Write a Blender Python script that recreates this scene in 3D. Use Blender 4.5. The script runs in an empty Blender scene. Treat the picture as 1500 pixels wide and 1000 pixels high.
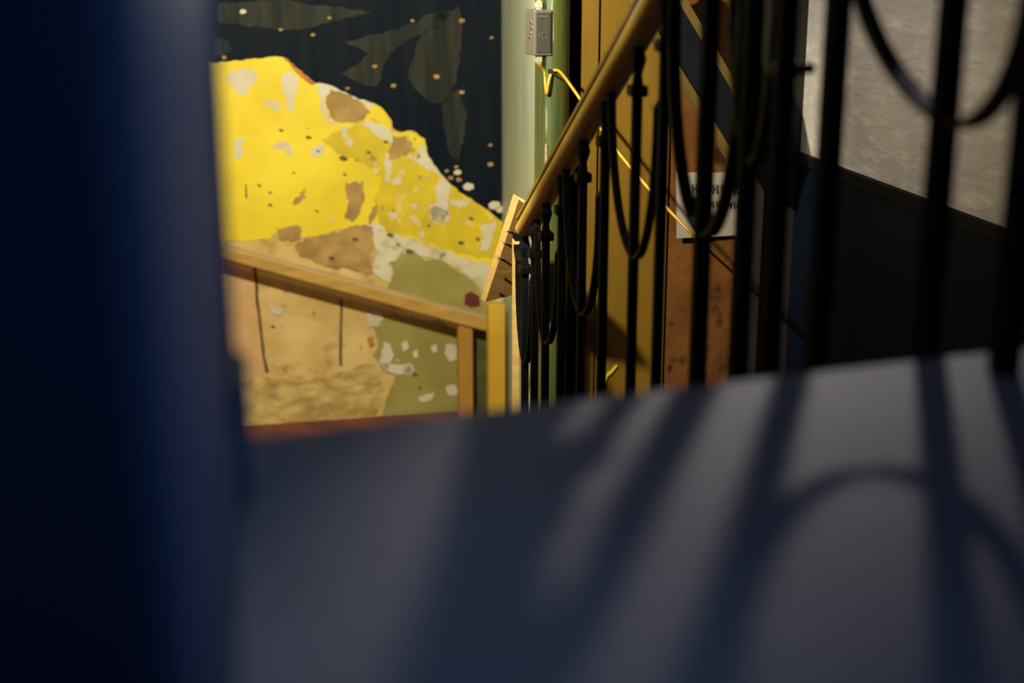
import bpy, bmesh, math, random
from mathutils import Vector, Matrix
random.seed(7)

# ------------------------------------------------------------------ camera, world, lights, exposure
S = bpy.context.scene
COL = S.collection
CAM_H = 0.405
PITCH = math.radians(16.0)
FPX = 50.0 / 36.0 * 1500.0
cd = bpy.data.cameras.new('camera')
cam = bpy.data.objects.new('camera', cd)
COL.objects.link(cam)
cam.location = (0, 0, CAM_H)
cam.rotation_euler = (math.radians(90) - PITCH, 0, 0)
cd.lens = 50; cd.sensor_width = 36; cd.sensor_fit = 'HORIZONTAL'
cd.clip_start = 0.02; cd.clip_end = 100
cd.dof.use_dof = True
cd.dof.focus_distance = 3.5
cd.dof.aperture_fstop = 1.9
S.camera = cam

S.view_settings.view_transform = 'Standard'
S.view_settings.look = 'None'
S.view_settings.gamma = 1
S.view_settings.use_curve_mapping = False
S.view_settings.exposure = 0.0

W = bpy.data.worlds.new('world'); S.world = W
W.use_nodes = True
W.node_tree.nodes['Background'].inputs[0].default_value = (0.12, 0.32, 1.0, 1)
W.node_tree.nodes['Background'].inputs[1].default_value = 0.045


def lamp(name, kind, loc, energy, color, target=None, **kw):
    l = bpy.data.lights.new(name, kind)
    l.energy = energy; l.color = color
    for k, v in kw.items():
        setattr(l, k, v)
    o = bpy.data.objects.new(name, l); COL.objects.link(o)
    o.location = loc
    if target is not None:
        o.rotation_euler = (Vector(target) - Vector(loc)).to_track_quat('-Z', 'Y').to_euler()
    return o


# warm shaded lamp of the lower landing, above the frame
lamp('landing_lamp', 'SPOT', (-0.50, 2.75, 0.62), 235, (1.0, 0.95, 0.66), target=(-0.28, 4.75, -0.28),
     shadow_soft_size=0.025, spot_size=math.radians(86), spot_blend=0.45)
# small warm lamp above the junction box
lamp('pillar_bulb', 'POINT', (-0.18, 3.80, 0.45), 12.0, (1.0, 0.94, 0.70), shadow_soft_size=0.04)
# unseen fill light, added to brighten the handrail from the left
lamp('handrail_fill', 'SPOT', (-0.42, 2.55, 0.80), 26, (1.0, 0.90, 0.55), target=(0.20, 2.85, 0.12),
     shadow_soft_size=0.05, spot_size=math.radians(72), spot_blend=0.6)
# stairwell window high beyond the railing: throws the baluster shadows on the landing
lamp('stair_window', 'SPOT', (1.90, 7.29, 3.05), 900, (1.0, 0.92, 0.87), target=(0.20, 2.05, 0.0),
     shadow_soft_size=0.09, spot_size=math.radians(13.2), spot_blend=1.0)
# lamp of the upper flight, washing the whitewashed wall on the right
lamp('upper_lamp', 'SPOT', (0.50, 3.05, 1.25), 16, (0.98, 0.95, 1.0), target=(1.0, 3.75, 0.02),
     shadow_soft_size=0.08, spot_size=math.radians(50), spot_blend=0.6)
# cool light from the corridor beside the camera
lamp('corridor_light', 'AREA', (0.80, 0.30, 0.42), 0.8, (0.30, 0.52, 1.0), target=(-0.17, 0.80, 0.42), size=0.30, spread=math.radians(60))


# ------------------------------------------------------------------ geometry helpers
cP, sP = math.cos(PITCH), math.sin(PITCH)
EYE = Vector((0, 0, CAM_H))


def ray(px, py):
    u, v = px - 750.0, py - 500.0
    return Vector((u, FPX * cP - v * sP, -FPX * sP - v * cP)) / FPX      # per unit of axial depth


def at(px, py, d):
    return EYE + ray(px, py) * d


class Plane:
    """a vertical plane through p with horizontal direction e"""
    def __init__(self, p, e):
        self.e = Vector((e[0], e[1], 0)).normalized()
        n = Vector((self.e.y, -self.e.x, 0))
        self.n = n if n.y < 0 else -n                 # towards the camera
        self.p = Vector(p)

    def hit(self, px, py, off=0.0):
        r = ray(px, py)
        t = (self.p + self.n * off - EYE).dot(self.n) / r.dot(self.n)
        return EYE + r * t

    def uv(self, q):
        return (q - self.p).dot(self.e), q.z

    def pt(self, s, z, off=0.0):
        return Vector((self.p.x, self.p.y, 0)) + self.e * s + self.n * off + Vector((0, 0, z))


def new_obj(name, bm, mat, parent=None, smooth=False):
    me = bpy.data.meshes.new(name)
    bmesh.ops.recalc_face_normals(bm, faces=bm.faces)
    bm.to_mesh(me); bm.free()
    if smooth:
        for p in me.polygons:
            p.use_smooth = True
    for m in (mat if isinstance(mat, (list, tuple)) else [mat]):
        me.materials.append(m)
    o = bpy.data.objects.new(name, me); COL.objects.link(o)
    if parent is not None:
        o.parent = parent
    return o


def struct(name, bm, mat, parent=None, smooth=False):
    o = new_obj(name, bm, mat, parent, smooth)
    o['kind'] = 'structure'
    return o


def thing(name, label, cat, group=None):
    o = bpy.data.objects.new(name, None); COL.objects.link(o)
    o['label'] = label; o['category'] = cat
    if group:
        o['group'] = group
    return o


def add_hex(bm, a, b):
    """two quads of four corners each -> closed box"""
    va = [bm.verts.new(p) for p in a]; vb = [bm.verts.new(p) for p in b]
    bm.faces.new(va); bm.faces.new(vb[::-1])
    for i in range(4):
        j = (i + 1) % 4
        bm.faces.new((va[i], vb[i], vb[j], va[j]))
    return va + vb


def add_box(bm, c, ax, ay, az, hx, hy, hz):
    c = Vector(c); ax, ay, az = Vector(ax).normalized(), Vector(ay).normalized(), Vector(az).normalized()
    q = [c - az * hz + ax * hx * i + ay * hy * j for i, j in ((-1, -1), (1, -1), (1, 1), (-1, 1))]
    return add_hex(bm, q, [p + az * 2 * hz for p in q])


def bevel(bm, w, seg=2):
    bmesh.ops.bevel(bm, geom=list(bm.edges), offset=w, segments=seg, affect='EDGES', profile=0.5)


def prism(bm, poly, z0, z1):
    a = [bm.verts.new((p[0], p[1], z0)) for p in poly]
    b = [bm.verts.new((p[0], p[1], z1)) for p in poly]
    bm.faces.new(a[::-1]); bm.faces.new(b)
    n = len(poly)
    for i in range(n):
        j = (i + 1) % n
        bm.faces.new((a[i], a[j], b[j], b[i]))


def sweep(bm, path, profile, side, closed_profile=True):
    """profile (a,b) swept along path; a runs along 'side' (constant vector), b along tangent x side"""
    rings = []
    n = len(path)
    for i, p in enumerate(path):
        t = (path[min(i + 1, n - 1)] - path[max(i - 1, 0)]).normalized()
        up = side.cross(t).normalized()
        rings.append([bm.verts.new(p + side * a + up * b) for a, b in profile])
    m = len(profile)
    for r0, r1 in zip(rings, rings[1:]):
        for k in range(m):
            bm.faces.new((r0[k], r0[(k + 1) % m], r1[(k + 1) % m], r1[k]))
    bm.faces.new(rings[0][::-1]); bm.faces.new(rings[-1])


def tube(bm, path, r, seg=8):
    n = len(path); rings = []
    ref = Vector((0.31, 0.2, 0.93)).normalized()
    for i, p in enumerate(path):
        t = (path[min(i + 1, n - 1)] - path[max(i - 1, 0)]).normalized()
        a = t.cross(ref)
        if a.length < 1e-3:
            a = t.cross(Vector((1, 0, 0)))
        a.normalize(); b = t.cross(a)
        rr = r[i] if isinstance(r, (list, tuple)) else r
        rings.append([bm.verts.new(p + (a * math.cos(2 * math.pi * k / seg) + b * math.sin(2 * math.pi * k / seg)) * rr) for k in range(seg)])
    for r0, r1 in zip(rings, rings[1:]):
        for k in range(seg):
            bm.faces.new((r0[k], r0[(k + 1) % seg], r1[(k + 1) % seg], r1[k]))
    bm.faces.new(rings[0][::-1]); bm.faces.new(rings[-1])


def smooth_path(pts, n=8):
    """Catmull-Rom through the points"""
    P = [pts[0] * 2 - pts[1]] + list(pts) + [pts[-1] * 2 - pts[-2]]
    out = []
    for i in range(1, len(P) - 2):
        p0, p1, p2, p3 = P[i - 1:i + 3]
        for k in range(n):
            t = k / n
            out.append(0.5 * ((2 * p1) + (p2 - p0) * t + (2 * p0 - 5 * p1 + 4 * p2 - p3) * t * t + (3 * p1 - p0 - 3 * p2 + p3) * t ** 3))
    out.append(pts[-1])
    return out


# ------------------------------------------------------------------ materials
def mat(name, c1, c2=None, scale=6.0, rough=0.7, metal=0.0, bump=0.0, bscale=None, stretch=(1, 1, 1), lo=0.35, hi=0.65,
        c3=None, scale3=30.0, lo3=0.62, hi3=0.68, spec=0.5, detail=6.0):
    m = bpy.data.materials.new(name); m.use_nodes = True
    nt = m.node_tree; N = nt.nodes; L = nt.links
    b = N['Principled BSDF']
    b.inputs['Roughness'].default_value = rough
    b.inputs['Metallic'].default_value = metal
    b.inputs['Specular IOR Level'].default_value = spec
    b.inputs['Base Color'].default_value = (*c1, 1)
    tc = N.new('ShaderNodeTexCoord'); mp = N.new('ShaderNodeMapping')
    mp.inputs['Scale'].default_value = stretch
    L.new(tc.outputs['Object'], mp.inputs['Vector'])
    src = None

    def layer(prev, col, sc, l, h):
        nz = N.new('ShaderNodeTexNoise'); nz.inputs['Scale'].default_value = sc
        nz.inputs['Detail'].default_value = detail
        L.new(mp.outputs['Vector'], nz.inputs['Vector'])
        rp = N.new('ShaderNodeMapRange'); rp.inputs['From Min'].default_value = l; rp.inputs['From Max'].default_value = h
        L.new(nz.outputs['Fac'], rp.inputs['Value'])
        mx = N.new('ShaderNodeMix'); mx.data_type = 'RGBA'
        L.new(rp.outputs['Result'], mx.inputs[0])
        if prev is None:
            mx.inputs[6].default_value = (*c1, 1)
        else:
            L.new(prev, mx.inputs[6])
        mx.inputs[7].default_value = (*col, 1)
        return mx.outputs[2]
    if c2 is not None:
        src = layer(None, c2, scale, lo, hi)
    if c3 is not None:
        src = layer(src, c3, scale3, lo3, hi3)
    if src is not None:
        L.new(src, b.inputs['Base Color'])
    if bump:
        nz = N.new('ShaderNodeTexNoise'); nz.inputs['Scale'].default_value = bscale or scale * 4
        nz.inputs['Detail'].default_value = 5
        L.new(mp.outputs['Vector'], nz.inputs['Vector'])
        bp = N.new('ShaderNodeBump'); bp.inputs['Strength'].default_value = bump; bp.inputs['Distance'].default_value = 0.01
        L.new(nz.outputs['Fac'], bp.inputs['Height'])
        L.new(bp.outputs['Normal'], b.inputs['Normal'])
    return m


M_floor = mat('landing_concrete', (0.36, 0.345, 0.36), (0.28, 0.27, 0.29), 3.0, 0.75, bump=0.15, bscale=25)
M_lower = mat('red_floor_paint', (0.22, 0.05, 0.03), (0.12, 0.03, 0.025), 7, 0.6, bump=0.2)
M_step = mat('stair_stone', (0.22, 0.2, 0.18), (0.15, 0.13, 0.12), 5, 0.8, bump=0.2)
M_tan = mat('bare_tan_plaster', (0.64, 0.46, 0.19), (0.50, 0.33, 0.11), 5.5, 0.9, bump=0.5, bscale=18,
            c3=(0.36, 0.21, 0.06), scale3=13, lo3=0.58, hi3=0.74)
M_brownplaster = mat('brown_plaster', (0.42, 0.26, 0.09), (0.27, 0.16, 0.05), 14, 0.9, bump=0.5, bscale=30)
M_rough = mat('rough_tan_plaster', (0.60, 0.43, 0.16), (0.36, 0.24, 0.075), 10, 0.95, bump=0.9, bscale=22, stretch=(1, 1, 1.8), lo=0.42, hi=0.62)
M_yellow = mat('yellow_wall_paint', (0.76, 0.58, 0.022), (0.64, 0.47, 0.006), 4, 0.6, bump=0.12, bscale=14,
               c3=(0.72, 0.52, 0.13), scale3=17, lo3=0.68, hi3=0.74)
M_yellow2 = mat('mottled_yellow_paint', (0.62, 0.44, 0.006), (0.48, 0.35, 0.008), 9, 0.6, bump=0.2, bscale=20,
                c3=(0.60, 0.48, 0.20), scale3=22, lo3=0.60, hi3=0.66)
M_cream = mat('cream_undercoat', (0.60, 0.53, 0.42), (0.52, 0.44, 0.31), 9, 0.85, bump=0.25, bscale=25)
M_creamdirty = mat('chipped_cream_plaster', (0.58, 0.51, 0.38), (0.42, 0.33, 0.14), 16, 0.9, bump=0.5, bscale=25, lo=0.5, hi=0.68,
                   c3=(0.13, 0.10, 0.03), scale3=32, lo3=0.66, hi3=0.70)
M_olive = mat('olive_wall_paint', (0.32, 0.275, 0.075), (0.25, 0.21, 0.05), 6, 0.6, bump=0.15)
M_black = mat('black_wall_paint', (0.003, 0.006, 0.014), (0.007, 0.010, 0.016), 3.5, 0.6, stretch=(6, 6, 0.7), spec=0.06)
M_reflect = mat('painted_reflection', (0.034, 0.034, 0.025), (0.007, 0.009, 0.011), 4.0, 0.6, stretch=(7, 7, 0.6), lo=0.3, hi=0.75, spec=0.1)
M_orange = mat('orange_edge_plaster', (0.50, 0.20, 0.02), (0.35, 0.13, 0.015), 20, 0.8)
M_crack = mat('crack_brown', (0.09, 0.05, 0.015), (0.14, 0.08, 0.025), 30, 0.9)
M_dkgreen = mat('dark_green_chip', (0.06, 0.06, 0.015), (0.10, 0.09, 0.02), 20, 0.8)
M_pink = mat('pinkish_plaster', (0.60, 0.37, 0.19), (0.54, 0.32, 0.13), 8, 0.9, bump=0.3)
M_maroon = mat('maroon_paint', (0.13, 0.012, 0.012), (0.09, 0.01, 0.01), 20, 0.7)
M_colgrey = mat('grey_green_column_paint', (0.42, 0.46, 0.37), (0.34, 0.38, 0.30), 3.0, 0.5, bump=0.1, stretch=(4, 4, 0.8),
                c3=(0.56, 0.56, 0.45), scale3=7, lo3=0.66, hi3=0.72)
M_colgreen = mat('green_column_paint', (0.036, 0.070, 0.042), (0.090, 0.098, 0.020), 2.6, 0.42, bump=0.15, stretch=(9, 9, 0.8), lo=0.42, hi=0.60,
                 c3=(0.24, 0.26, 0.18), scale3=5, lo3=0.64, hi3=0.70)
M_chip = mat('chipped_corner_plaster', (0.40, 0.34, 0.22), (0.34, 0.22, 0.09), 18, 0.9, bump=0.5)
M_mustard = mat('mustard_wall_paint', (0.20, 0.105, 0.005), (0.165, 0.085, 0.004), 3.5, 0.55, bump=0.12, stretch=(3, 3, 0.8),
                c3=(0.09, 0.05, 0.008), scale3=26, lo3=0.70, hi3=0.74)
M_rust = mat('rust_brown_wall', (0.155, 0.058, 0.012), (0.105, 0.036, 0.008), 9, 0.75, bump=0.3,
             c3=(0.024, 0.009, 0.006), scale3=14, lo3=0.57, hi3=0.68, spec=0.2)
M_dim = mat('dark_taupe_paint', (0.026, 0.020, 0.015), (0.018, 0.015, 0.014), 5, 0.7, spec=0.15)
M_white = mat('whitewashed_plaster', (0.55, 0.50, 0.47), (0.42, 0.37, 0.36), 2.6, 0.9, bump=0.55, bscale=16, stretch=(1.0, 1.0, 3.0),
              c3=(0.62, 0.58, 0.55), scale3=8, lo3=0.55, hi3=0.72)
M_dado = mat('dark_dado_paint', (0.0028, 0.0055, 0.013), (0.0024, 0.0045, 0.010), 4, 0.6, spec=0.08)
M_trim = mat('dark_brown_trim', (0.007, 0.0055, 0.005), (0.005, 0.0045, 0.0045), 8, 0.7, spec=0.1)
M_iron = mat('black_iron', (0.004, 0.006, 0.012), (0.007, 0.006, 0.007), 30, 0.75, bump=0.2, bscale=70, spec=0.04)
M_ironworn = mat('worn_iron', (0.007, 0.0048, 0.0032), (0.004, 0.0035, 0.0032), 40, 0.6, bump=0.25, bscale=80, spec=0.08)
M_railwood = mat('varnished_handrail_wood', (0.48, 0.31, 0.06), (0.36, 0.21, 0.035), 5, 0.38, bump=0.05, stretch=(6, 1, 1))
M_raildark = mat('dark_handrail_moulding', (0.30, 0.18, 0.04), (0.16, 0.09, 0.02), 9, 0.4)
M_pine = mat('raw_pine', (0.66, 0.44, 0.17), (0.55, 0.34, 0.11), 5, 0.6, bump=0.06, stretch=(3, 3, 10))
M_pinelow = mat('shaded_board_underside', (0.20, 0.105, 0.022), (0.15, 0.075, 0.016), 7, 0.7, bump=0.1, stretch=(2, 2, 8))  # pine again, with the underside's shade put into the colour
M_boardtop = mat('lit_rail_top', (0.50, 0.36, 0.22), (0.44, 0.30, 0.16), 6, 0.7)  # top of the rail, its lighter lit tone put into the colour
M_boardfront = mat('ochre_rail_face', (0.46, 0.27, 0.06), (0.36, 0.20, 0.04), 7, 0.6, stretch=(1, 1, 5))
M_postwood = mat('orange_brown_post', (0.40, 0.20, 0.035), (0.33, 0.16, 0.03), 6, 0.6)
M_postmust = mat('mustard_post', (0.55, 0.33, 0.025), (0.48, 0.28, 0.02), 6, 0.6)
M_olivetrim = mat('olive_stringer_edge', (0.12, 0.08, 0.016), (0.09, 0.06, 0.012), 8, 0.5)
M_stringer = mat('dark_stringer_paint', (0.008, 0.008, 0.011), (0.006, 0.006, 0.010), 6, 0.6, spec=0.08)
M_box = mat('grey_box_plastic', (0.040, 0.036, 0.028), (0.034, 0.030, 0.024), 8, 0.35)  # box front darker than the rim, its shade put into the colour
M_boxrim = mat('grey_box_rim', (0.10, 0.092, 0.072), (0.085, 0.078, 0.06), 8, 0.35)
M_gland = mat('pale_gland_plastic', (0.34, 0.30, 0.20), (0.28, 0.25, 0.17), 10, 0.45)
M_cable = mat('yellow_cable_sheath', (0.46, 0.25, 0.006), (0.40, 0.21, 0.005), 12, 0.4)
M_clip = mat('black_plastic_clip', (0.012, 0.012, 0.012), None, rough=0.5)
M_screw = mat('steel_screw', (0.6, 0.62, 0.62), None, rough=0.25, metal=1.0)
M_paper = mat('notice_paper', (0.36, 0.30, 0.27), (0.30, 0.25, 0.22), 5, 0.9)
M_ink = mat('grey_ink', (0.06, 0.07, 0.08), None, rough=0.9)
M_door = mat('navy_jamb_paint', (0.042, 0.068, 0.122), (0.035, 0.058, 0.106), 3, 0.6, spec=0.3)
M_doorface = mat('shaded_jamb_face', (0.014, 0.032, 0.070), (0.012, 0.028, 0.062), 3, 0.65, spec=0.2)  # unlit front of the jamb, its shade mixed into a darker navy
M_latch = mat('dull_steel_latch', (0.10, 0.11, 0.13), (0.07, 0.08, 0.10), 30, 0.4, metal=0.6)

# ------------------------------------------------------------------ planes of the stairwell
EW = Vector((0.98, 0.198, 0)).normalized()        # across the flight
NW = Vector((-0.198, 0.98, 0)).normalized()       # down the flight, away from the camera
BACK = Plane(at(340, 400, 5.0), EW)
RAILP = Plane((0.031, 3.498, 0), NW)              # plane of the railing
RAILP.n = Vector((-NW.y, NW.x, 0))                # towards the flight (left)
RIGHTW = 1.7                                      # x + .202 y = RIGHTW is the right wall


def rwall(y):
    return RIGHTW - 0.202 * y


Z_LOW = BACK.hit(400, 620).z
TOP = 0.72

# ------------------------------------------------------------------ back wall with its layers of paint
bm = bmesh.new()
pB = BACK.hit(736, 250)                           # where the pillar's left face meets the wall
sB = BACK.uv(pB)[0]
sL = BACK.uv(BACK.hit(150, 400))[0]
q = [BACK.pt(sL, Z_LOW - .1), BACK.pt(sB + .1, Z_LOW - .1), BACK.pt(sB + .1, 1.2), BACK.pt(sL, 1.2)]
add_hex(bm, q, [p - BACK.n * 0.2 for p in q])
wall_back = struct('wall_back', bm, M_tan)


def jag(poly, amp, step):
    """subdivide a pixel polygon's outline and roughen it"""
    out = []
    n = len(poly)
    for i in range(n):
        a, b = poly[i], poly[(i + 1) % n]
        L = math.hypot(b[0] - a[0], b[1] - a[1])
        k = max(1, int(L / step))
        for j in range(k):
            t = j / k
            out.append((a[0] + (b[0] - a[0]) * t + random.uniform(-amp, amp), a[1] + (b[1] - a[1]) * t + random.uniform(-amp, amp)))
    return out


def patch(name, poly, base, thick, m, amp=1.5, step=6, parent=None, plane=None):
    """a flake of paint or plaster lying on the wall"""
    plane = plane or BACK
    pts = jag(poly, amp, step)
    bm = bmesh.new()
    front = [bm.verts.new(plane.hit(x, y) + plane.n * (base + thick)) for x, y in pts]
    back = [bm.verts.new(v.co - plane.n * (thick + base * 0.98)) for v in front]
    n = len(pts)
    es = [bm.edges.new((front[i], front[(i + 1) % n])) for i in range(n)]
    bmesh.ops.triangle_fill(bm, edges=es, use_beauty=True)
    for i in range(n):
        j = (i + 1) % n
        bm.faces.new((front[i], front[j], back[j], back[i]))
    o = new_obj(name, bm, m, parent or wall_back)
    return o


# yellow field
patch('yellow_paint', [(140, 98), (318, 90), (408, 82), (418, 84), (440, 105), (462, 122), (520, 140), (560, 158), (575, 180), (572, 195),
                       (600, 192), (625, 205), (628, 230), (650, 262), (672, 278), (700, 298), (735, 325), (760, 345), (760, 420), (735, 400),
                       (715, 392), (690, 384), (655, 378), (620, 362), (590, 350), (560, 350), (546, 332), (520, 330), (488, 338),
                       (465, 344), (440, 347), (438, 330), (415, 335), (395, 350), (340, 352), (140, 358)],
      0, 0.003, M_yellow, 1.6, 6)
patch('mottled_yellow_paint', [(545, 170), (570, 200), (600, 200), (640, 262), (690, 295), (745, 335), (735, 380), (690, 376), (640, 362),
                               (600, 345), (560, 338), (548, 300), (560, 262), (530, 240), (500, 228), (470, 205), (500, 190)],
      0.003, 0.0008, M_yellow2, 4, 8)
# black upper field, a coat lying over the yellow
edge = [(318, 91), (408, 82), (420, 86), (442, 106), (462, 121), (480, 124), (500, 132), (525, 145), (548, 150), (560, 158), (573, 178),
        (576, 190), (590, 193), (604, 190), (622, 204), (627, 228), (640, 246), (662, 272), (690, 291), (714, 306), (728, 318), (745, 330)]
patch('black_paint', [(150, 98)] + edge + [(752, 330), (748, -560), (150, -560)], 0.003, 0.002, M_black, 1.3, 6)
# glossy reflections on the black coat, painted in as grey smears
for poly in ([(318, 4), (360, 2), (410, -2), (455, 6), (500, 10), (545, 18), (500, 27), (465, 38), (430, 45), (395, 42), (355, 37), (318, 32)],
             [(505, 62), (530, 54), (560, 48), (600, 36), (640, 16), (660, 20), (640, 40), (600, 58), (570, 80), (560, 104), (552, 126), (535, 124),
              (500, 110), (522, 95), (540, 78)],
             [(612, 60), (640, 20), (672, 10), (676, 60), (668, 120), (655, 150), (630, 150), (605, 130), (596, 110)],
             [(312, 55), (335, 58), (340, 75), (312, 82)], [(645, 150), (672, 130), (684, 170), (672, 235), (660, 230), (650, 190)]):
    patch('reflection_smear', poly, 0.005, 0.0006, M_reflect, 2.0, 9)
# bare cream undercoat where the yellow has flaked off
for poly in ([(338, 104), (352, 99), (366, 101), (377, 108), (374, 118), (366, 128), (358, 139), (352, 140), (345, 132), (333, 120), (332, 112)],
             [(413, 108), (424, 104), (434, 109), (437, 120), (433, 138), (430, 150), (431, 160), (426, 164), (420, 158), (417, 140), (411, 124)],
             [(460, 117), (478, 122), (505, 132), (530, 143), (548, 152), (540, 160), (520, 152), (500, 142), (480, 134), (476, 150), (480, 170),
              (492, 181), (507, 186), (508, 201), (501, 201), (500, 186), (480, 180), (470, 160), (468, 136)],
             [(505, 206), (517, 207), (516, 214), (507, 213)],
             [(340, 207), (352, 202), (360, 204), (352, 213), (358, 222), (350, 233), (340, 228), (347, 220)],
             [(398, 212), (414, 207), (428, 212), (427, 226), (420, 228), (417, 217), (400, 218)],
             [(454, 220), (463, 212), (474, 213), (476, 222), (466, 229), (457, 227)],
             [(530, 180), (545, 178), (562, 184), (574, 193), (574, 208), (560, 204), (545, 192)],
             [(604, 232), (618, 210), (628, 230), (648, 258), (636, 252), (622, 246)],
             [(564, 225), (574, 222), (574, 250), (569, 268), (564, 262)],
             [(646, 258), (660, 270), (655, 300), (660, 320), (646, 328), (634, 322), (628, 310), (640, 296), (640, 272)],
             [(630, 298), (660, 310), (645, 330), (628, 318)],
             [(660, 290), (690, 296), (680, 302), (658, 300)],
             [(704, 330), (726, 325), (722, 345), (715, 365), (704, 366), (708, 345)],
             [(575, 262), (585, 258), (588, 268), (578, 272)], [(570, 312), (580, 308), (582, 320), (572, 322)],
             [(386, 146), (410, 150), (412, 160), (398, 160)], [(600, 300), (612, 298), (610, 308)], [(545, 238), (552, 236), (552, 244)]):
    patch('cream_patch', poly, 0.003, 0.0018, M_cream, 1.8, 3.5)
# chipped plaster band between yellow and the lower paint
patch('chipped_band', [(536, 326), (556, 328), (570, 342), (590, 346), (612, 352), (640, 362), (668, 374), (700, 384), (738, 390), (760, 400),
                       (760, 450), (728, 445), (712, 430), (690, 405), (668, 392), (640, 380), (622, 378), (605, 366), (590, 366), (578, 380), (572, 395),
                       (574, 415), (560, 410), (545, 395), (552, 370), (545, 350)], 0.002, 0.0025, M_creamdirty, 2.5, 6)
# brown bare plaster
for poly in ([(484, 132), (500, 134), (520, 143), (535, 155), (542, 165), (532, 176), (515, 180), (495, 178), (482, 168), (475, 150)],
             [(577, 200), (590, 198), (604, 208), (600, 222), (582, 232), (566, 236), (570, 218)],
             [(508, 268), (532, 265), (534, 290), (528, 312), (516, 325), (505, 320), (512, 295), (506, 280)],
             [(546, 305), (552, 300), (550, 318), (540, 328), (538, 318)], [(440, 283), (449, 273), (446, 288), (432, 300), (428, 297)],
             [(488, 340), (520, 330), (545, 330), (546, 352), (540, 375), (548, 400), (520, 395), (480, 390), (440, 372), (430, 360), (446, 350)],
             [(405, 335), (440, 330), (442, 350), (410, 352)]):
    patch('bare_plaster', poly, 0.0035, 0.0018, M_brownplaster, 2.2, 4)
# olive lower paint
patch('olive_paint', [(578, 384), (590, 370), (606, 368), (622, 380), (645, 380), (660, 390), (690, 408), (716, 440), (760, 450), (760, 470), (700, 470),
                      (640, 450), (568, 425)], 0.0, 0.0045, M_olive, 1.8, 6)
patch('olive_paint', [(545, 470), (570, 460), (640, 470), (700, 490), (760, 500), (760, 640), (560, 640), (562, 600), (570, 568), (580, 548), (560, 540),
                      (548, 520), (552, 500)], 0.0, 0.003, M_olive, 2.5, 7)
patch('pink_plaster', [(330, 382), (374, 390), (376, 440), (382, 500), (388, 545), (378, 565), (330, 560)], 0.0, 0.002, M_pink, 1.5, 10)
for poly in ([(536, 455), (552, 455), (562, 465), (556, 476), (540, 478)], [(562, 500), (572, 505), (576, 520), (566, 545), (556, 530)],
             [(556, 530), (580, 534), (605, 535), (606, 545), (586, 548), (566, 543)], [(652, 505), (668, 504), (670, 524), (658, 528), (650, 518)],
             [(588, 502), (596, 498), (600, 508), (592, 514)], [(604, 515), (612, 512), (614, 522), (606, 524)], [(630, 508), (640, 504), (640, 514), (632, 516)],
             [(652, 564), (668, 564), (670, 578), (656, 578)], [(612, 580), (636, 574), (632, 586), (614, 588)], [(394, 445), (416, 452), (412, 462), (398, 458)],
             [(590, 534), (602, 532), (604, 548), (592, 548)]):
    patch('cream_patch', poly, 0.003, 0.0025, M_cream, 1.3, 5)
patch('rough_plaster', [(330, 560), (375, 548), (400, 556), (430, 545), (470, 552), (520, 540), (548, 532), (560, 560), (552, 600), (540, 640), (330, 640)],
      0.002, 0.003, M_rough, 3, 8)
# orange raw edge where the black coat has torn
for poly in ([(415, 83), (420, 85), (444, 107), (462, 121), (458, 125), (440, 112), (424, 94)], [(538, 495), (546, 492), (548, 505), (541, 508)]):
    patch('orange_edge', poly, 0.005, 0.0012, M_orange, 0.8, 4)
# small chips in the black coat
for x, y, w in ((411, 43, 3), (458, 51, 3.4), (482, 26, 3), (549, 97, 4), (639, 112, 4.5), (576, 125, 4), (676, 30, 4.5), (676, 135, 3.8), (718, 212, 3),
                (718, 240, 4), (509, 129, 3), (356, 17, 5), (328, 84, 4), (654, 250, 3), (670, 252, 6), (660, 260, 4), (672, 263, 4.5), (686, 273, 8),
                (724, 300, 9), (733, 306, 7), (668, 244, 3), (720, 55, 3), (604, 30, 2.5)):
    r = w
    patch('paint_chip', [(x - r, y - r * .2), (x - r * .3, y - r * .7), (x + r * .8, y - r * .5), (x + r, y + r * .3), (x, y + r * .7), (x - r * .8, y + r * .5)],
          0.005, 0.001, M_cream if w > 5.5 or x == 356 else M_brownplaster, 0.5, 20)
def boundary(x):
    for (xa, ya), (xb, yb) in zip(edge, edge[1:]):
        if xa <= x <= xb:
            return ya + (yb - ya) * (x - xa) / max(xb - xa, 1e-6)
    return 340


for i in range(70):                                # small flakes scattered over the yellow coat
    x = random.triangular(335, 735, 640)
    y = random.uniform(boundary(x) + 8, 345 if x < 520 else 372)
    r = random.choice((1.5, 2, 2, 2.5, 3, 4, 6)) * (1 if x > 520 else .6)
    n = 7
    patch('paint_chip', [(x + r * random.uniform(.5, 1.1) * math.cos(2 * math.pi * k / n), y + r * random.uniform(.4, 1.3) * math.sin(2 * math.pi * k / n)) for k in range(n)],
          0.0042, 0.0008, random.choice((M_cream, M_cream, M_creamdirty, M_yellow, M_brownplaster)), 0.3, 20)
for i in range(26):                                # and over the bare and olive plaster below the rail
    x = random.uniform(395, 668); y = random.uniform(430, 590)
    r = random.uniform(1.2, 3.2)
    patch('paint_chip', [(x + r * random.uniform(.5, 1.2) * math.cos(2 * math.pi * k / 6), y + r * random.uniform(.5, 1.2) * math.sin(2 * math.pi * k / 6)) for k in range(6)],
          0.004, 0.0008, random.choice((M_brownplaster, M_cream, M_rough, M_tan)) if x < 560 else random.choice((M_cream, M_tan, M_dkgreen)), 0.3, 20)
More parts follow.
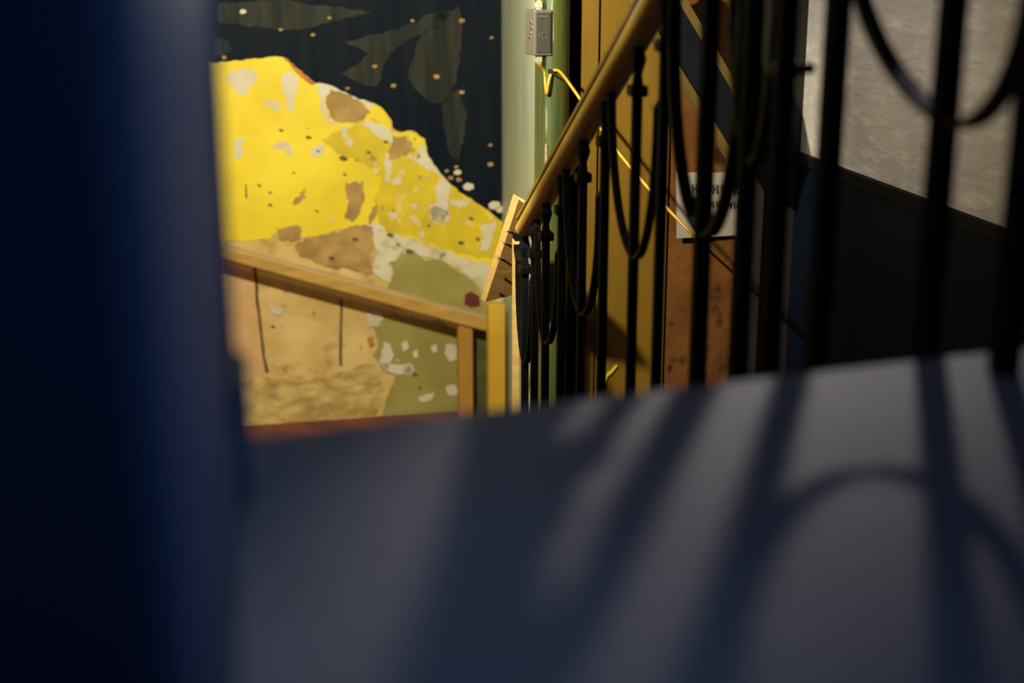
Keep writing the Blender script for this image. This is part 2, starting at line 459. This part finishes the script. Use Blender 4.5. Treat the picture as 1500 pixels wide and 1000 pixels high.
# dark specks where the paint is knocked through
for x, y, w in ((503, 232, 7), (452, 201, 5), (412, 191, 4), (396, 282, 3), (396, 300, 3), (466, 221, 3.5), (565, 208, 4), (464, 309, 3), (505, 255, 3),
                (486, 378, 5), (572, 344, 6), (600, 368, 7), (675, 355, 5), (628, 330, 3), (400, 478, 3), (608, 548, 4), (430, 252, 2.5), (380, 271, 3),
                (540, 223, 3), (690, 320, 4), (700, 350, 4), (520, 350, 5)):
    patch('dark_speck', [(x - w, y - w * .3), (x - w * .2, y - w * .6), (x + w * .9, y - w * .1), (x + w * .7, y + w * .5), (x - w * .5, y + w * .4)],
          0.0045, 0.0012, M_dkgreen, 0.6, 20)
# cracks: dark fissure strips
for line, w in (([(373, 392), (375, 410), (377, 440), (382, 480), (386, 520), (391, 545)], 2.3), ([(500, 438), (500, 460), (499, 490), (499, 535)], 1.7),
                ([(360, 270), (361, 290)], 1.0)):
    poly = [(x - w, y) for x, y in line] + [(x + w, y) for x, y in reversed(line)]
    patch('crack', poly, 0.002, 0.0015, M_crack, 0.5, 10)
patch('maroon_stain', [(681, 430), (690, 426), (702, 434), (703, 448), (690, 450), (680, 444)], 0.005, 0.0015, M_maroon, 0.8, 8)

# ------------------------------------------------------------------ the pillar between the two halves
C = at(799, 300, 3.95); C.z = 0
D = at(850, 300, 4.06); D.z = 0
Bp = Vector((pB.x, pB.y, 0)) + NW * 0.02
bm = bmesh.new()
prism(bm, [C, Bp, Bp + EW * .05, C + NW * 0.25 + EW * 0.04], Z_LOW - .1, TOP)
pil = struct('pillar', bm, M_colgrey)
# rounded green front of the pillar
arc = []
D2 = at(828, 300, 4.02); D2.z = 0
mid = (C + D2) / 2
ax = (D2 - C).normalized(); out = Vector((ax.y, -ax.x, 0))
if out.y > 0:
    out = -out
R = (D2 - C).length / 2
for k in range(0, 13):
    a = math.pi * k / 12
    arc.append(mid - ax * R * math.cos(a) + out * R * 0.62 * math.sin(a))
bm = bmesh.new()
prism(bm, [p for p in arc] + [D2 + NW * .2, C + NW * .2 + EW * .012], Z_LOW - .1, TOP)
new_obj('rounded_front', bm, M_colgreen, pil, smooth=False)
for f in pil.children[0].data.polygons:
    f.use_smooth = abs(f.normal.z) < .5
pil.children[0].data.set_sharp_from_angle(angle=math.radians(40))
# chipped corner strip
bm = bmesh.new()
zz = -0.75
zchip = at(800, 150, 3.95).z
while zz < zchip:
    L = random.uniform(.03, .09)
    if random.random() < .72:
        add_box(bm, C + Vector((0.0015, -0.004, zz + L / 2)) - EW * .001, EW, NW, (0, 0, 1), random.uniform(.0012, .003), .004, L / 2)
    zz += L
o = new_obj('chipped_corner', bm, M_chip, pil); o['kind'] = 'stuff'

# ------------------------------------------------------------------ far wall: mustard, rust brown, dark taupe
FAR = Plane(D, EW)


def far_panel(name, x0, x1, yref, base, thick, m, z0=None, z1=TOP, parent=None):
    a = FAR.uv(FAR.hit(x0, yref))[0]; b = FAR.uv(FAR.hit(x1, yref))[0]
    bm = bmesh.new()
    z0 = Z_LOW if z0 is None else z0
    q = [FAR.pt(a, z0, base), FAR.pt(b, z0, base), FAR.pt(b, z1, base), FAR.pt(a, z1, base)]
    add_hex(bm, q, [p + FAR.n * thick for p in q])
    return new_obj(name, bm, m, parent)


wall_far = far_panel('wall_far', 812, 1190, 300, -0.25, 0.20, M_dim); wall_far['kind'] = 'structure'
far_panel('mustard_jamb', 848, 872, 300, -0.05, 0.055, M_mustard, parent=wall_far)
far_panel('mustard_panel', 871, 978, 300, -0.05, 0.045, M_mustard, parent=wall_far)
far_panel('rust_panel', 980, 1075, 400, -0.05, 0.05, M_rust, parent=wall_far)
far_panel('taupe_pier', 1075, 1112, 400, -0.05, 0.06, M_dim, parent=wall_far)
far_panel('shade_panel', 812, 1211, 300, -0.25, 0.20, M_white, z0=TOP - .002, z1=2.05, parent=wall_far)  # unseen panel added to keep light off the left of the landing
patch('plaster_scratch', [(884, 552), (890, 545), (896, 540), (903, 533), (905, 536), (897, 545), (890, 552), (886, 562)], 0.0, 0.001, M_yellow, .6, 4, wall_far, FAR)

# ------------------------------------------------------------------ right wall with dark dado
Z_DADO = -0.214
y0, y1 = -0.9, 5.2
bm = bmesh.new()
prism(bm, [(rwall(y0), y0), (rwall(y1), y1), (rwall(y1) + .2, y1), (rwall(y0) + .2, y0)], Z_LOW - .1, TOP)
wall_right = struct('wall_right', bm, M_white)
bm = bmesh.new()
prism(bm, [(rwall(y0) - .012, y0), (rwall(y1) - .012, y1), (rwall(y1) + .01, y1), (rwall(y0) + .01, y0)], Z_LOW, Z_DADO - .03)
new_obj('dark_dado', bm, M_dado, wall_right)
bm = bmesh.new()
prism(bm, [(rwall(y0) - .022, y0), (rwall(y1) - .022, y1), (rwall(y1) + .01, y1), (rwall(y0) + .01, y0)], Z_DADO - .03, Z_DADO)
new_obj('dado_rail', bm, M_trim, wall_right)

# left wall of the flight (hidden behind the door from the photograph's place)
bm = bmesh.new()
pl = BACK.pt(sL, 0)
a0 = Vector((pl.x, pl.y, 0)); a1 = a0 - NW * 4.5
prism(bm, [a0, a1, a1 - EW * .2, a0 - EW * .2], Z_LOW - .1, TOP)
struct('wall_left', bm, M_tan)

# ------------------------------------------------------------------ landing floor, steps, lower floor
e0 = Vector((-0.214, 1.122, 0)); e1 = Vector((0.52, 1.387, 0))
ed = (e1 - e0).normalized()
eL = e0 - ed * 0.42; eR = e1 + ed * 0.10
bm = bmesh.new()
prism(bm, [eL, eR, (0.75, -0.7), (-0.85, -0.7)], -0.16, 0)
fl = struct('floor', bm, M_floor)
# steps going down
bm = bmesh.new()
run, rise = 0.2735, 0.155
base = Vector((0.40, 1.36, 0))
n_steps = int(-Z_LOW / rise)
for k in range(1, n_steps + 1):
    c = base + NW * (run * (k - 1) - 0.10) + Vector((0, 0, -rise * k))
    rt = c + EW * 0.07; lf = c - EW * 0.80
    d = NW * (run + 0.12)
    q = [lf, rt, rt + d, lf + d]
    add_hex(bm, [p - Vector((0, 0, rise + .05)) for p in q], q)
struct('staircase', bm, M_step)
bm = bmesh.new()
lp = base + NW * (run * n_steps - 0.1)
prism(bm, [lp - EW * 2.2, lp + EW * 1.2, BACK.pt(sB + 1.3, 0), BACK.pt(sL, 0)], Z_LOW - .15, Z_LOW)
struct('floor_lower', bm, M_lower)

# ------------------------------------------------------------------ the iron railing
def zb(Y):
    return -0.088 + 0.578 * (3.155 - max(Y, 1.42))


def foot(Y):
    return 0.0 if Y < 1.40 else zb(Y) - 0.96


def rail_xy(Y):
    return Vector((0.031 + 0.202 * (3.498 - Y), Y, 0))


SIDE = Vector((NW.y, -NW.x, 0))                   # across the railing, to the right
railing = thing('stair_railing', 'black iron stair railing with hanging hoops under a sloping wooden handrail', 'railing')
# handrail
ys = [3.49, 3.2, 2.6, 2.0, 1.6, 1.44, 1.36, 1.25, 0.98]
path = [rail_xy(y) + Vector((0, 0, zb(y) + 0.012)) for y in ys]
prof = [(-.013, .012), (-.013, .020), (-.024, .022), (-.029, .031), (-.026, .044), (-.016, .052), (0, .055), (.016, .052), (.026, .044), (.029, .031), (.024, .022),
        (.013, .020), (.013, .012)]
bm = bmesh.new(); sweep(bm, path, [(-a, b) for a, b in prof], SIDE)
hr = new_obj('handrail', bm, M_railwood, railing, smooth=True); hr.data.set_sharp_from_angle(angle=math.radians(50))
prof = [(-.018, -.002), (-.023, .003), (-.023, .010), (-.018, .013), (.018, .013), (.023, .010), (.023, .003), (.018, -.002)]
bm = bmesh.new(); sweep(bm, path, [(-a, b) for a, b in prof], SIDE)
o = new_obj('lower_moulding', bm, M_raildark, hr)
bm = bmesh.new(); sweep(bm, path, [(.014, -.012), (-.014, -.012), (-.014, -.003), (.014, -.003)], SIDE)
new_obj('flat_bar', bm, M_ironworn, railing)


def hitY(px, py):
    r = ray(px, py)
    t = (0.031 + 0.202 * 3.498) / (r.x + 0.202 * r.y)
    return r.y * t, EYE.z + r.z * t


# balusters: (pixel where the photo shows each one)
bars = [(769, 450), (783, 450), (799, 450), (822, 450), (851, 470), (882, 470), (926, 450), (964, 450), (1024, 480), (1085, 450), (1146, 160), (1204, 400),
        (1364, 400), (1482, 420)]
bar_y = [hitY(x, y)[0] for x, y in bars]
bar_y.append(bar_y[-1] - 0.15)
HW = 0.0095
for k, Y in enumerate(bar_y):
    b0 = rail_xy(Y)
    HW = 0.0082 if Y > 2.2 else (0.0115 if k != 11 else 0.0120)
    zt = zb(Y) - 0.002; zf = foot(Y)
    bm = bmesh.new()
    # square bar with a swelling under the handrail
    zc = zb(Y) - 0.125
    prof = [(zf, HW), (zc - .03, HW), (zc + .012, HW), (zc + .03, HW * 0.8), (zc + .055, HW * 1.5), (zc + .08, HW * 0.8), (zc + .10, HW), (zt, HW)]
    rings = []
    for z, h in prof:
        rings.append([bm.verts.new(b0 + NW * (h * i) + SIDE * (h * j) + Vector((0, 0, z))) for i, j in ((-1, -1), (1, -1), (1, 1), (-1, 1))])
    for r0, r1 in zip(rings, rings[1:]):
        for q in range(4):
            bm.faces.new((r0[q], r0[(q + 1) % 4], r1[(q + 1) % 4], r1[q]))
    bm.faces.new(rings[0][::-1]); bm.faces.new(rings[-1])
    bar = new_obj('baluster', bm, M_iron, railing)
    bm = bmesh.new()
    zcol = zc if k != 10 else hitY(1175, 107)[1]
    add_box(bm, b0 + Vector((0, 0, zcol)), NW, SIDE, (0, 0, 1), .017, .016, .010)
    bevel(bm, .003)
    new_obj('collar', bm, M_ironworn, bar)
    if k == 10:
        bm = bmesh.new()
        tube(bm, [b0 + SIDE * .006 + Vector((0, 0, zcol)) - NW * .0, b0 + SIDE * .040 + Vector((0, 0, zcol))], .0075, 10)
        new_obj('stub', bm, M_ironworn, bar)
# hoops hanging round every second baluster
hoops = [(0, 530), (2, 500), (4, 457), (6, 374), (8, 338), (10, 254), (12, 172)]
for k, py in hoops:
    Yc = bar_y[k]; zlow = hitY(bars[k][0] + (8 if k == 12 else 0), py)[1]
    yl = bar_y[k - 1] if k > 0 else Yc + (Yc - bar_y[1]); yr = bar_y[k + 1]
    HS, HT = (.0075, .003) if k < 8 else (.010, .0048)
    if k == 10:
        Yc = hitY(1104, 255)[0]; yl = hitY(1062, 200)[0]; yr = bar_y[10] + 0.012
    ztop = zb(Yc) - 0.13
    h = min(0.17 if k == 12 else 0.30, max(ztop - zlow - 0.02, 0.10))
    pts = []
    for s, ye in ((-1, yl), (1, yr)):
        half = (abs(ye - Yc) - 0.014) * (1.0 if k >= 10 else 0.86)
        zt = ztop if ztop > zlow + h else zlow + h
        seg = [(abs(ye - Yc) - .006, zt + .035), (abs(ye - Yc) - .008, zt + .02), (half, zt)]
        for i in range(0, 13):
            a = math.pi / 2 * i / 12
            seg.append((half * math.cos(a), zlow + h * (1 - math.sin(a))))
        sgn = 1 if ye > Yc else -1
        seg = [rail_xy(Yc + sgn * y) + Vector((0, 0, z + (0.19 if k == 12 else 0.1) * sgn * y)) for y, z in seg]
        pts = seg if s == -1 else pts + seg[::-1][1:]
    bm = bmesh.new()
    sweep(bm, pts, [(HS, -HT), (HS, HT), (-HS, HT), (-HS, -HT)], SIDE)
    new_obj('hoop', bm, M_ironworn, railing)
# newel on the landing, beyond the frame
bm = bmesh.new()
nb = rail_xy(0.98)
add_box(bm, nb + Vector((0, 0, 0.5)), NW, SIDE, (0, 0, 1), .022, .022, .5)
bevel(bm, .004)
new_obj('newel_post', bm, M_iron, railing)

# ------------------------------------------------------------------ raw pine plank ending the handrail
plank = thing('pine_plank', 'raw pine plank propped steeply at the foot of the sloping handrail', 'plank')
und = [at(760, 292, 3.66), at(711, 442, 4.00), at(752, 432, 3.92), at(786, 312, 3.60)]
topc = [at(752, 284, 3.70), at(704, 437, 4.04), at(748, 424, 3.96), at(780, 300, 3.64)]
bm = bmesh.new(); add_hex(bm, und, topc)
for f in bm.faces:
    f.material_index = 0
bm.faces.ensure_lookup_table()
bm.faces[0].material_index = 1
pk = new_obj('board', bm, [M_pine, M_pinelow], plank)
for (x0, y0_, x1, y1_) in ((729, 377, 747, 377), (733, 398, 750, 397), (737, 355, 750, 355), (726, 420, 745, 416), (742, 338, 760, 336)):
    n = (und[1] - und[0]).cross(und[3] - und[0]).normalized()
    if n.y > 0:
        n = -n
    upl = und[0]

    def uh(px, py):
        r = ray(px, py); t = (upl + n * .001 - EYE).dot(n) / r.dot(n); return EYE + r * t
    bm = bmesh.new()
    a, b = uh(x0, y0_), uh(x1, y1_); w = uh(x0, y0_ + 2) - a
    q = [a, b, b + w * .4, a + w]
    add_hex(bm, q, [p - n * .003 for p in q])
    new_obj('crack', bm, M_crack, plank)
# slender pale batten below it
bm = bmesh.new()
pb = at(755.5, 350, 3.72)
zt = pb.z
add_box(bm, Vector((pb.x, pb.y, (zt + Z_LOW) / 2)), EW, NW, (0, 0, 1), .0072, .012, (zt - Z_LOW) / 2)
new_obj('batten', bm, M_pine, plank)
bm = bmesh.new()
add_box(bm, Vector((pb.x + .004, pb.y, zt + .007)), EW, NW, (0, 0, 1), .010, .014, .007)
new_obj('batten_cap', bm, M_iron, plank)

# ------------------------------------------------------------------ wooden balustrade of the lower flight, along the back wall
low = thing('lower_handrail', 'wooden rail sloping down across the peeling yellow wall on posts', 'handrail')
LOWP = Plane(BACK.p + BACK.n * 0.14, EW)
fb = [LOWP.hit(165, 334), LOWP.hit(717, 487), LOWP.hit(717, 468), LOWP.hit(165, 317)]
bk = [p - LOWP.n * 0.055 + Vector((0, 0, .002)) for p in fb]
bm = bmesh.new(); add_hex(bm, fb, bk)
bevel(bm, .004)
for f in bm.faces:
    f.normal_update()
    f.material_index = 1 if f.normal.z > .5 else 0
bmesh.ops.recalc_face_normals(bm, faces=bm.faces)
for f in bm.faces:
    f.material_index = 1 if f.normal.z > .5 else 0
new_obj('rail', bm, [M_boardfront, M_boardtop], low)


def post(xc, w, ytop, off, m, parent, thick=.05):
    p = Plane(LOWP.p + LOWP.n * off, EW)
    a = p.hit(xc - w / 2, ytop); b = p.hit(xc + w / 2, ytop)
    c = (a + b) / 2; hx = (b - a).length / 2
    bm = bmesh.new()
    add_box(bm, Vector((c.x, c.y, (c.z + Z_LOW) / 2)) - p.n * thick / 2, EW, NW, (0, 0, 1), hx, thick / 2, (c.z - Z_LOW) / 2)
    bevel(bm, .003)
    return new_obj('post', bm, m, parent)


post(682, 21, 474, -0.012, M_postwood, low, .04)
post(728, 24, 447, 0.12, M_postmust, low, .05)
post(704, 25, 480, -0.09, M_dkgreen, low, .03)

# ------------------------------------------------------------------ dark stringer of the upper flight behind the balusters
strg = thing('upper_stringer', 'dark slanting stair stringer with olive edges above the rust brown panel', 'stringer')
SP = Plane(D - NW * 0.16, EW)


def slant(name, poly, m, off, thick):
    bm = bmesh.new()
    q = [SP.hit(x, y) + SP.n * off for x, y in poly]
    add_hex(bm, q, [p - SP.n * thick for p in q])
    return new_obj(name, bm, m, strg)


slant('stringer_board', [(928, 5), (1078, 240), (1128, 212), (985, -20)], M_stringer, 0, .04)
slant('lower_edge', [(925, 5), (1077, 246), (1084, 240), (934, 0)], M_olivetrim, .006, .05)
slant('upper_edge', [(980, -20), (1120, 212), (1129, 206), (990, -26)], M_olivetrim, .006, .05)

# ------------------------------------------------------------------ junction box on the pillar
jb = thing('junction_box', 'small grey junction box with cable glands on the pillar corner', 'junction box')
bc = at(795.5, 46, 3.88)
fx = (EW * 0.985 + NW * -0.17).normalized(); fy = Vector((-fx.y, fx.x, 0))
px = 3.88 / FPX
w, hgt, dep = 26 * px, 62 * px / cP, 0.05
fc = at(795.5, 48, 3.81)
dl = (EW * -0.30 + NW * 0.95).normalized()       # depth direction, so the left cheek shows
q = [fc - fx * w / 2 - Vector((0, 0, hgt / 2)), fc + fx * w / 2 - Vector((0, 0, hgt / 2)), fc + fx * w / 2 + Vector((0, 0, hgt / 2)), fc - fx * w / 2 + Vector((0, 0, hgt / 2))]
bm = bmesh.new(); add_hex(bm, q, [p + dl * dep for p in q]); bevel(bm, .003)
hs = new_obj('housing', bm, M_boxrim, jb)
bm = bmesh.new()
add_box(bm, fc - fy * .001 + fx * .001, fx, fy, (0, 0, 1), w * .40, .003, hgt * .44); bevel(bm, .0015)
lid = new_obj('lid', bm, M_box, jb)
bm = bmesh.new()
ring = [fc - fy * .0045 + fx * (.003 + .0085 * math.cos(a)) + Vector((0, 0, -.006 + .0085 * math.sin(a))) for a in [2 * math.pi * i / 20 for i in range(21)]]
tube(bm, ring, .0009, 6); new_obj('round_emblem', bm, M_boxrim, lid)
bm = bmesh.new()
add_box(bm, fc - fy * .004 + Vector((0, 0, hgt * .36)), fx, fy, (0, 0, 1), w * .28, .0012, .0016)
new_obj('raised_line', bm, M_boxrim, lid)
bm = bmesh.new()
add_box(bm, fc - fy * .004 - fx * w * .22 + Vector((0, 0, -.004)), fx, fy, (0, 0, 1), .0012, .0012, .007)
new_obj('raised_line', bm, M_boxrim, lid)
for zf_, df in ((.22, .3), (-.02, .35), (-.1, .5), (.1, .25)):
    bm = bmesh.new()
    c = fc - fx * (w / 2) + dl * (dep * df) + Vector((0, 0, hgt * zf_))
    lf = Vector((dl.y, -dl.x, 0)); lf = lf if lf.x < 0 else -lf
    tube(bm, [c - lf * .002, c + lf * .0035], .0042, 10); new_obj('screw', bm, M_screw, jb)
for zs in (1, -1):
    g0 = fc + dl * (dep * .45) + Vector((0, 0, zs * hgt / 2)) + fx * .002
    bm = bmesh.new()
    tube(bm, [g0, g0 + Vector((0, 0, zs * .004)), g0 + Vector((0, 0, zs * .005)), g0 + Vector((0, 0, zs * .018)), g0 + Vector((0, 0, zs * .019)), g0 + Vector((0, 0, zs * .024))],
         [.010, .010, .0125, .0125, .009, .008], 6)
    new_obj('cable_gland', bm, M_gland, jb)

# ------------------------------------------------------------------ yellow cable
cab = thing('yellow_cable', 'thin yellow cable looping from the junction box and slanting past the mustard wall', 'cable')
g = fc + dl * (dep * .45) + fx * .002
bm = bmesh.new()
tube(bm, [g + Vector((0, 0, hgt / 2 + .0245)), g + Vector((.0, 0, hgt / 2 + .12)), g + Vector((.004, 0.0, hgt / 2 + .40))], .0042, 8)
new_obj('upper_lead', bm, M_cable, jb, smooth=True)
pts = [g + Vector((0, 0, -hgt / 2 - .0245)), at(797.5, 105, 3.875), at(799, 122, 3.865), at(801, 137, 3.85), at(803, 124, 3.84), at(807, 109, 3.84), at(813, 103, 3.84),
       at(822, 107, 3.84), at(838, 128, 3.84), at(876, 183, 3.82), at(908, 226, 3.79), at(945, 270, 3.75), at(982, 310, 3.72), at(1030, 359, 3.72), at(1074, 399, 4.15)]
bm = bmesh.new(); tube(bm, smooth_path(pts, 7), .0044, 8)
new_obj('hanging_run', bm, M_cable, cab, smooth=True)
bm = bmesh.new()
cc = at(806, 104, 3.835)
add_box(bm, cc, EW, NW, (0, 0, 1), .005, .006, .005)
add_box(bm, at(811, 108, 3.833), (EW * .8 + Vector((0, 0, -.5))), NW, (EW * .5 + Vector((0, 0, .8))), .009, .006, .002)
new_obj('clip', bm, M_clip, cab)

# ------------------------------------------------------------------ paper notice
nt = thing('paper_notice', 'white paper notice with two dark printed lines on the rust brown panel', 'notice')
NP = Plane(D + FAR.n * 0.016, EW)
bm = bmesh.new()
g = 8
grid = []
for j in range(g + 1):
    row = []
    for i in range(g + 1):
        u, v = i / g, j / g
        x = 990 + (1096 - 990) * u - v * 4 * u; y = 252 + 92 * v + (1 - u) * 4 * v
        row.append(bm.verts.new(NP.hit(x, y) + NP.n * (0.004 * math.sin(3 * u + 2 * v) + .004)))
    grid.append(row)
for j in range(g):
    for i in range(g):
        bm.faces.new((grid[j][i], grid[j][i + 1], grid[j + 1][i + 1], grid[j + 1][i]))
r = bmesh.ops.extrude_face_region(bm, geom=list(bm.faces))
for v in r['geom']:
    if isinstance(v, bmesh.types.BMVert):
        v.co -= NP.n * .0012
new_obj('sheet', bm, M_paper, nt)
# illegible blurred strokes of the two printed lines
bm = bmesh.new()


def stroke(x0, y0_, x1, y1_, w=3.2):
    d_ = Vector((x1 - x0, y1_ - y0_)); d_.normalize(); nx, ny = -d_.y * w / 2, d_.x * w / 2
    q = [NP.hit(x, y) + NP.n * .0115 for x, y in ((x0 - nx, y0_ - ny), (x1 - nx, y1_ - ny), (x1 + nx, y1_ + ny), (x0 + nx, y0_ + ny))]
    add_hex(bm, q, [p - NP.n * .0008 for p in q])


for x in (1012, 1026, 1041, 1056):
    stroke(x, 269, x, 282); stroke(x + 7, 269, x + 7, 282); stroke(x, 275, x + 7, 275)
for a in ((1072, 271, 1072, 282), (1078, 270, 1073, 276), (1073, 276, 1079, 282), (1082, 269, 1085, 276), (1089, 269, 1084, 281), (1092, 269, 1092, 279)):
    stroke(*a)
for x in (1012, 1024, 1036, 1048, 1060, 1071, 1080):
    stroke(x, 293, x, 302, 2.2); stroke(x + 5, 293, x + 5, 302, 2.2); stroke(x, 297, x + 5, 297, 2)
new_obj('printed_lines', bm, M_ink, nt)

# ------------------------------------------------------------------ the jamb of the doorway at the left
A = at(252, 500, 0.46); A.z = 0
Bd = at(336, 500, 1.10); Bd.z = 0
away = (Bd - A).normalized(); rt = Vector((away.y, -away.x, 0)); lft = -rt
bm = bmesh.new()
prism(bm, [A + lft * .60 - away * .02, A + lft * .012 - away * .004, A + lft * .004 + away * .003, A + away * .014, Bd - away * .03, Bd - away * .01 + lft * .002, Bd + lft * .006,
           Bd + lft * .60], 0.0, 2.3)
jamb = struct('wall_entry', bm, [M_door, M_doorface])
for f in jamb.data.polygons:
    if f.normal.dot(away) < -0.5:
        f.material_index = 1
bm = bmesh.new()
c0 = Bd - away * .045
q = [c0 - away * .05 + lft * .004, c0 + away * .05 + lft * .004, c0 + away * .05 + rt * .013, c0 - away * .05 + rt * .013]
add_hex(bm, q, [p + Vector((0, 0, .095)) for p in q])
bevel(bm, .008, 3)
new_obj('plinth_block', bm, M_door, jamb)
bm = bmesh.new()
q = [A + away * .02 + lft * .004, c0 - away * .05 + lft * .004, c0 - away * .05 + rt * .004, A + away * .02 + rt * .004]
add_hex(bm, q, [p + Vector((0, 0, .08)) for p in q])
new_obj('skirting', bm, M_door, jamb)
bm = bmesh.new()
c0 = Bd - away * .03
add_box(bm, c0 + rt * .002 + Vector((0, 0, 1.2)), away, rt, (0, 0, 1), .010, .003, 1.1); bevel(bm, .002)
new_obj('corner_bead', bm, M_door, jamb)
